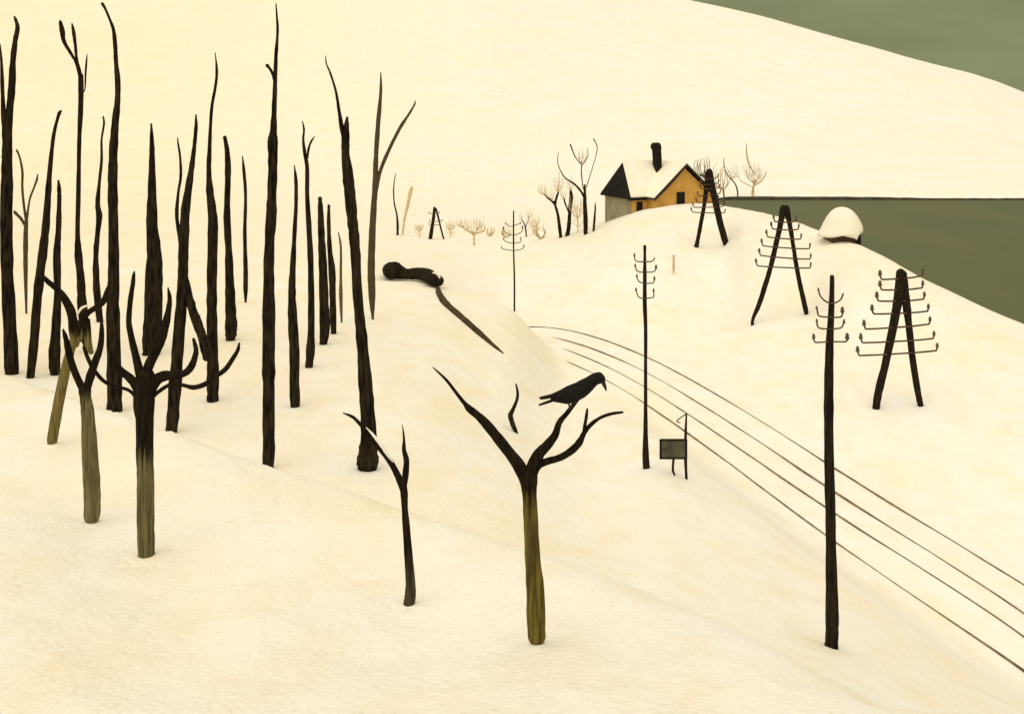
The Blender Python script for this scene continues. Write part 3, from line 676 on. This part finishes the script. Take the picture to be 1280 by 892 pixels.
fartree('small dark forked tree with feathery pale twigs, left of the stout pair', 129,
  [(701,297,4.5),(699,280,4),(697,267,3.6),(694,257,3),(692,252,2.6)], [[(693,255,2.6),(688,250,2.3),(684,247,2),(681,243,1.4)],[(694,257,3),(695,249,3),(698,240,2.6)]],
  [((681,244),129,4,.5,24,.7,.3,-.5,1),((697,240),129,6,.45,34,.7,.3,.05,1),((691,250),129,4,.4,28,.6,.3,-.3,1)])
fartree('stout short dark tree with one swollen limb, left of the tallest tree by the house', 128.5,
  [(709,295,5.5),(711,283,5),(712,268,4.6),(713,256,5),(714,246,5),(713,236,2)], [[(711,265,2.4),(708,258,2.3),(706,253,2.2),(705,248,1.5)]],
  [((706,250),128.5,4,.4,22,.6,.3,-.3,1),((713,238),128.5,4,.4,26,.6,.3,0,1)])
fartree('tallest dark tree beside the house, with sweeping thin arms and curled tips', 126.5,
  [(732,293,5),(732,275,5.6),(731,255,5),(731,240,3.6),(731,231,2)],
  [[(731,248,3),(726,239,2.8),(719,231,2.4),(712,226,2),(706,222,1.6),(700,212,1.2),(697,202,1),(698,190,.7)],
   [(729,236,1.4),(727,220,1.4),(727,208,1.4),(731,202,1.2),(735,194,1),(734,186,.7)],[(727,206,1.2),(720,198,1.2),(716,189,1.6),(713,181,2)],
   [(733,234,1.2),(738,218,1),(742,205,.9),(746,190,1),(746,182,1.2),(742,174,1.6)]],
  [((726,205),126.5,5,.35,25,.6,.3,.1,1)])
fartree('thin dark sapling standing against the grey end wall of the house', 123.5,
  [(742,289,3),(743,275,2.8),(744,262,2.2),(744,254,1.2)], [], [], name='far_sapling')
fartree('tiny forked tree right of the thin distant pole', 133,
  [(658,296,1.8),(657,286,1.9),(655,279,1.5),(652,275,1.3)], [[(657,284,1.2),(659,278,1),(661,272,.7)]],
  [((652,275),133,3,.3,14,.6,.3,-.1,0),((661,272),133,4,.5,14,.6,.5,.1,0)])
fartree('pale fan-shaped tree in the middle distance, left of the thin distant pole', 168,
  [(593,307,2),(592.5,299,2),(593,292,2)], [[(592,294,1.6),(586,289,1.5),(580,285,1.3),(573,281,1)]],
  [((593,293),168,9,.9,30,.7,.6,.1,1),((580,285),168,5,.5,20,.6,.4,-.5,1),((596,288),168,3,.3,26,.7,.3,.3,1)], m=TWIG)
for lab, px, py, Y, n, h_ in (('round ochre bush of curling twigs, left of the small dark forked tree', 676, 291, 134, 14, 20),
                          ('low olive bush to the left of the thin distant pole', 613, 294, 168, 12, 12),
                          ('small ochre scrub bush behind the thin distant pole', 633, 287, 155, 11, 15)):
    x = (px-CX)*Y/F; z = gz(x, Y); t = empty('bush', (x, Y, z)); tag(t, lab, 'bush', FG)
    mb = MB(); pyg = HZ+(EYE-z)*F/Y
    for k in range(n):
        a = rnd.uniform(-1.2,1.2); s_ = math.sin(a); dy = rnd.uniform(-.6,.6); hk = h_*rnd.uniform(.6,1.05); j_ = lambda a: rnd.uniform(-a, a)
        mb.tube([(P(px+j_(1.5), pyg+1, Y), .05), (P(px+s_*h_*.38+j_(1.5), pyg-hk*.35, Y+dy), .04), (P(px+s_*h_*.45+j_(2), pyg-hk*.7, Y+dy*1.4), .03), (P(px+s_*h_*.3+j_(3), pyg-hk, Y+dy), .015)], seg=5)
    mb.build('twigs', TWIG, t)
PALE = mat('pale_twigs', (.66,.52,.30), (.74,.62,.42), 1.5, .95)
def scrub(label, px, py, Y, n, h_, w_):
    Y = fitY(px, py, Y); x = (px-CX)*Y/F; t = empty('scrub_tree', (x, Y, gz(x, Y))); tag(t, label, 'tree', FG)
    mb = MB(); mb.tube([(P(px, py+1, Y), .09*Y/130), (P(px+.5, py-h_*.2, Y), .07*Y/130), (P(px, py-h_*.35, Y), .05*Y/130)], seg=7); mb.build('trunk', OCHRE, t)
    mb = MB(); fan(mb, (px, py-h_*.3), Y, n, w_, h_*.75, .6, .5, 0, 2); fan(mb, (px+.5, py-h_*.12), Y, n//2, w_*1.2, h_*.6, .5, .6, 0, 1); mb.build('crown', PALE, t)
scrub('faint pale scrub tree just right of the tiny far-off A-shaped pole', 563, 296, 172, 8, 26, .6)
scrub('pale spreading tree behind the small fork right of the thin distant pole', 667, 293, 140, 8, 30, .7)
scrub('faint pale tree between the log and the tiny A-shaped pole', 524, 296, 172, 7, 22, .6)
scrub('pale feathery tree showing between the two dark trees beside the house', 722, 291, 131, 10, 58, .45)
tree('dark hair-thin curved sapling on the knoll, above the fallen log', 160,
  [(497,294,3),(497,280,3),(496,268,2.2),(493,255,1.8),(492,240,1.7),(493,226,1.3),(495,217,.7)], [], m=BARK, group=FG, name='far_sapling', seg=8)
tree('pale ochre stem leaning right next to the hair-thin sapling', 163,
  [(503,294,2.4),(506,272,3),(510,255,4),(513,240,5),(515,234,3)], [], m=OCHRE, group=FG, name='far_sapling', seg=8)
# behind the house and across the river
def bulb(label, px, Y, top, w_, n, base_y, trunk_px, m=TWIG):
    x = (trunk_px-CX)*Y/F; z = gz(x, Y); t = empty('far_tree', (x, Y, z)); tag(t, label, 'tree', FG)
    mb = MB(); pyg = HZ+(EYE-z)*F/Y
    mb.tube([(P(trunk_px, pyg+2, Y), 1.3*Y/F), (P(trunk_px, base_y+8, Y), 1.0*Y/F), (P((trunk_px*2+px)/3, base_y, Y), .9*Y/F)], seg=7); mb.build('trunk', THIN, t)
    mb = MB()
    for k in range(n):
        f = (k+rnd.uniform(-.35,.35))/(n-1)*2-1; hgt = (base_y-top)*rnd.uniform(.72,1.04); dy = rnd.uniform(-1.5,1.5)*(1-abs(f)*.6); j_ = lambda a: rnd.uniform(-a, a)
        mb.tube([(P((trunk_px*2+px)/3, base_y, Y), .06), (P(px+f*w_*.40+j_(1), base_y-hgt*.25, Y+dy*.5), .055), (P(px+f*w_*.5+j_(1.2), base_y-hgt*.6, Y+dy), .045), (P(px+f*w_*.40+j_(1.8), base_y-hgt*.88, Y+dy), .03), (P(px+f*w_*.22+j_(2), base_y-hgt, Y+dy*.5), .015)], seg=5)
    mb.build('crown', m, t)
bulb('onion-shaped bare tree right behind the gable of the yellow house', 877, 133, 197, 20, 9, 222, 884, THIN)
bulb('bare tree with upright curved twigs just right of the small A-shaped pole', 902, 131, 204, 22, 8, 238, 905)
fartree('crooked thin tree on the far bank, beside the fan-crowned tree', 406,
  [(922,250,2),(922,240,1.8),(919,230,1.6),(912,222,1.5),(907,214,1.3),(905,205,1.1),(905,198,.8)], [], [((914,224),406,6,.5,26,.5,.4,.35,1)], m=THIN, name='far_tree')
fartree('fan-crowned pale tree with a dark leader, on the far bank above the river', 406,
  [(941,250,3.2),(941,240,3.4),(942,232,2.6),(944,224,2)],
  [[(942,232,2.2),(949,228,2),(955,222,1.5),(958,214,1)],[(941,234,1.4),(933,230,1.2),(926,226,1),(922,219,.7)],[(942,216,1),(937,207,1.6),(934,197,2),(933,187,1.6),(933,179,.8)],[(936,220,1),(931,214,1),(929,206,.7)]],
  [((943,230),406,9,.55,38,.55,.45,0,2)], m=OCHRE, name='far_tree')

# ------------------------------------------------------------------ the yellow house
YEL = mat('ochre_plaster', (.68,.39,.095), (.52,.27,.05), 1.0, .9, .3, 6, lo=.3, hi=.7)
GRY = mat('grey_green_plaster', (.32,.28,.17), (.22,.19,.12), .9, .9, .3, 6)
DRK = mat('tarred_roof', (.008,.007,.006), (.022,.02,.015), 3, .9, .4, 8, spec=.08)
WIN = mat('dark_glass', (.006,.005,.004), None, rough=.3, spec=.15)
FRM = mat('window_frame', (.03,.02,.01), (.05,.035,.018), 3)
SOOT = mat('sooty_brick', (.008,.007,.005), (.025,.02,.015), 4, .95, .6, 10, spec=.08)
al = R(26); FL = Vector((12.93, 121.5, 0)); ex = Vector((math.cos(al), math.sin(al), 0)); ey = Vector((-math.sin(al), math.cos(al), 0))
def H(x, y, h): return FL + ex*x + ey*y + Vector((0, 0, EYE-h))
def hbox(mb, x0, x1, y0, y1, h0, h1):   # h0 lower (larger h), h1 upper
    mb.add([H(x0,y0,h0),H(x1,y0,h0),H(x1,y1,h0),H(x0,y1,h0),H(x0,y0,h1),H(x1,y0,h1),H(x1,y1,h1),H(x0,y1,h1)],
           [(0,3,2,1),(4,5,6,7),(0,1,5,4),(1,2,6,5),(2,3,7,6),(3,0,4,7)])
def slab(mb, quad, th):                  # a thick sheet from a polygon, thickened straight up
    n = len(quad); up = Vector((0,0,th)); vs = list(quad)+[p+up for p in quad]
    fs = [tuple(range(n))[::-1], tuple(range(n, 2*n))]+[(i, (i+1)%n, n+(i+1)%n, n+i) for i in range(n)]
    mb.add(vs, fs)
house = empty('house', H(5, 3, 14.2)); tag(house, 'yellow gabled house with snow on its roof, a black hipped end and a black chimney', 'house')
EV, RG, DP, LN, CC, WW, PJ, BOT = 11.45, 7.75, 6.2, 10.2, 6.55, 4.3, 1.5, 16.5
mb = MB(); hbox(mb, .55, LN-.3, .35, DP-.3, BOT, EV-.12)        # main walls
wm = mb.build('wall', YEL, house, smooth=False)
mb = MB(); hbox(mb, .50, .546, .30, DP-.25, BOT, EV-.1); tag(mb.build('wall', GRY, house, smooth=False), 'grey-green end wall')
mb = MB(); x0, x1, y0 = CC-WW+.45, CC+WW-.45, -PJ+.3            # gable wing wall
zz = [(x0,EV-.2),(CC,RG+.42),(x1,EV-.2)]
vs = [H(x0,y0,BOT),H(x1,y0,BOT),H(x1,y0,EV-.2),H(CC,y0,RG+.3),H(x0,y0,EV-.2)]; vb = [v+ey*(3.2) for v in vs]
mb.add(vs+vb, [(0,1,2,3,4),(9,8,7,6,5)]+[(i,5+i,5+(i+1)%5,(i+1)%5) for i in range(5)])
tag(mb.build('wall', YEL, house, smooth=False), 'yellow gable wall')
# roofs: dark boards, snow over them except on the left hip
rl, rr = 1.05, LN-3
A_, B_, C_, D_2 = H(0,0,EV), H(LN,0,EV), H(LN,DP,EV), H(0,DP,EV); E1, E2 = H(rl,DP/2,RG), H(rr,DP/2,RG)
roof = MB()
for qd in ((A_,B_,E2,E1), (C_,D_2,E1,E2), (B_,C_,E2), (D_2,A_,E1)): slab(roof, qd, .14)
g0, g1 = -PJ-.25, DP/2
wl = (H(CC-WW,g0,EV), H(CC,g0,RG), H(CC,g1,RG), H(CC-WW,g1,EV)); wr = (H(CC,g0,RG), H(CC+WW,g0,EV), H(CC+WW,g1,EV), H(CC,g1,RG))
slab(roof, wl, .14); slab(roof, wr, .14)
ro = roof.build('roof', DRK, house, smooth=False)
sn = MB(); up = Vector((0,0,.145))
def inset(q, k=.02):
    c = sum(q, Vector((0,0,0)))/len(q); return [p.lerp(c, k)+up for p in q]
slab(sn, [A_.lerp(B_, .025)+up, B_+up, E2+up, E1.lerp(E2,.01)+up], .24)
slab(sn, inset((C_,D_2,E1,E2), .01), .22); slab(sn, inset((B_,C_,E2), .01), .22)
slab(sn, [p+up+ey*.05 for p in wl], .20); slab(sn, [p+up+ey*.05 for p in wr], .20)
so_ = sn.build('roof_snow', SNOW, ro, smooth=False); bv = so_.modifiers.new('b', 'BEVEL'); bv.width = .09; bv.segments = 3
# verge boards along the gable
vb_ = MB()
vb_.tube([(H(CC-WW,g0-.03,EV+.02),.10),(H(CC-WW*.5,g0-.03,(EV+RG)/2+.12),.09),(H(CC,g0-.03,RG-.05),.09)], seg=6); vb_.tube([(H(CC,g0-.03,RG-.05),.09),(H(CC+WW,g0-.03,EV),.09)], seg=6)
vb_.build('verge_board', FRM, ro)
ev_ = MB(); ev_.tube([(H(0,-.05,EV+.05),.11),(H(CC-WW,-.05,EV+.05),.11)], seg=6); ev_.build('gutter', DRK, ro)
# chimney, slightly crooked, with a cowl
mb = MB(); cx_ = 5.3
def ring(x, y, h, a, b_): return [H(x-a,y-b_,h),H(x+a,y-b_,h),H(x+a,y+b_,h),H(x-a,y+b_,h)]
rs = [ring(cx_,2.3,9.3,.41,.38), ring(cx_-.03,2.3,7.6,.41,.38), ring(cx_-.06,2.3,6.9,.41,.38), ring(cx_-.12,2.3,6.2,.42,.38), ring(cx_-.2,2.3,5.95,.50,.45), ring(cx_-.22,2.3,5.6,.46,.42), ring(cx_-.2,2.3,5.35,.32,.3)]
vs = [p for r_ in rs for p in r_]
mb.add(vs, [(4*i+j, 4*i+(j+1)%4, 4*i+4+(j+1)%4, 4*i+4+j) for i in range(len(rs)-1) for j in range(4)]+[(3,2,1,0), tuple(4*(len(rs)-1)+j for j in range(4))])
ch = mb.build('chimney', SOOT, ro, smooth=False); bv = ch.modifiers.new('b', 'BEVEL'); bv.width = .05
def window(x0, x1, y, hb, ht, bars=True):
    mb = MB(); e_ = .09
    for (a, b_, c, d_) in ((x0-e_,x0,hb+e_,ht-e_),(x1,x1+e_,hb+e_,ht-e_),(x0,x1,hb+e_,hb),(x0,x1,ht,ht-e_)): hbox(mb, a, b_, y-.06, y+.05, c, d_)
    if bars: hbox(mb, (x0+x1)/2-.02, (x0+x1)/2+.02, y-.045, y+.03, hb, ht)
    f_ = mb.build('window', FRM, house, smooth=False)
    mb = MB(); hbox(mb, x0, x1, y-.02, y+.02, hb, ht); mb.build('pane', WIN, f_, smooth=False)
window(CC-.95, CC-.05, -PJ+.28, 12.1, 10.85); window(1.3, 1.9, .33, 12.75, 11.9, False)

# ------------------------------------------------------------------ snow-buried hut on the river crest
Y = 87.5; t0 = P(1055, 303, Y); t = empty('hut', (t0.x, Y, gz(t0.x, Y)-.1)); tag(t, 'low wooden hut buried under a tall dome of snow by the river', 'hut')
HB = mat('hut_boards', (.12,.075,.035), (.05,.03,.016), 4, .9, .6, 8, (1,1,4))
mb = MB(); a = P(1036, 294, Y); c = P(1071, 314, Y); mb.box((a.x, Y-.95, c.z), (c.x, Y+1.6, a.z+.5)); mb.build('wall', HB, t, smooth=False)
mb = MB(); limb(mb, [(1073.5,310,6),(1073.5,300,6),(1073,290,6)], Y-1.0, 0, False, 8); mb.build('post', WOOD, t)
mb = MB(); hw = 44; cx0, rx, rz = 1052.5, 26.5, 33.5
vs = []; ni, nj = 18, 44
TT = [0,.03,.08,.18,.35,.55,.75,.9,1]; TLx = [.02,5,9,13,17.5,21.5,25,28,30]; TRx = [.02,6,10,14,18.5,22,24.5,25,23]
for i in range(ni+1):
    v = (i/ni)**1.5
    for j in range(nj):
        th = 2*math.pi*j/nj; cth = math.cos(th); sth = math.sin(th)
        wl_ = np.interp(v, TT, TLx); wr_ = np.interp(v, TT, TRx); f_ = (1-cth)/2
        rr_ = wl_*f_+wr_*(1-f_); px_ = 1052.5 + cth*rr_; front = max(0, -sth)
        drip = (6*math.exp(-((px_-1062)/2.6)**2) - 2.5*math.exp(-((px_-1071)/3.5)**2) - 2.5*math.exp(-((px_-1045)/9)**2))*max(0, v-.55)/.45*front + 4.5*f_*v**2
        p = P(px_, 258.5 + 32.0*v + drip + rnd.uniform(-.15,.15), Y); vs.append((p.x, Y + sth*rr_*Y/F*1.15, p.z))
mb.add(vs, [(i*nj+j, i*nj+(j+1)%nj, (i+1)*nj+(j+1)%nj, (i+1)*nj+j) for i in range(ni) for j in range(nj)]+[tuple(ni*nj+j for j in range(nj))])
mb.build('roof_snow', SNOW, t)
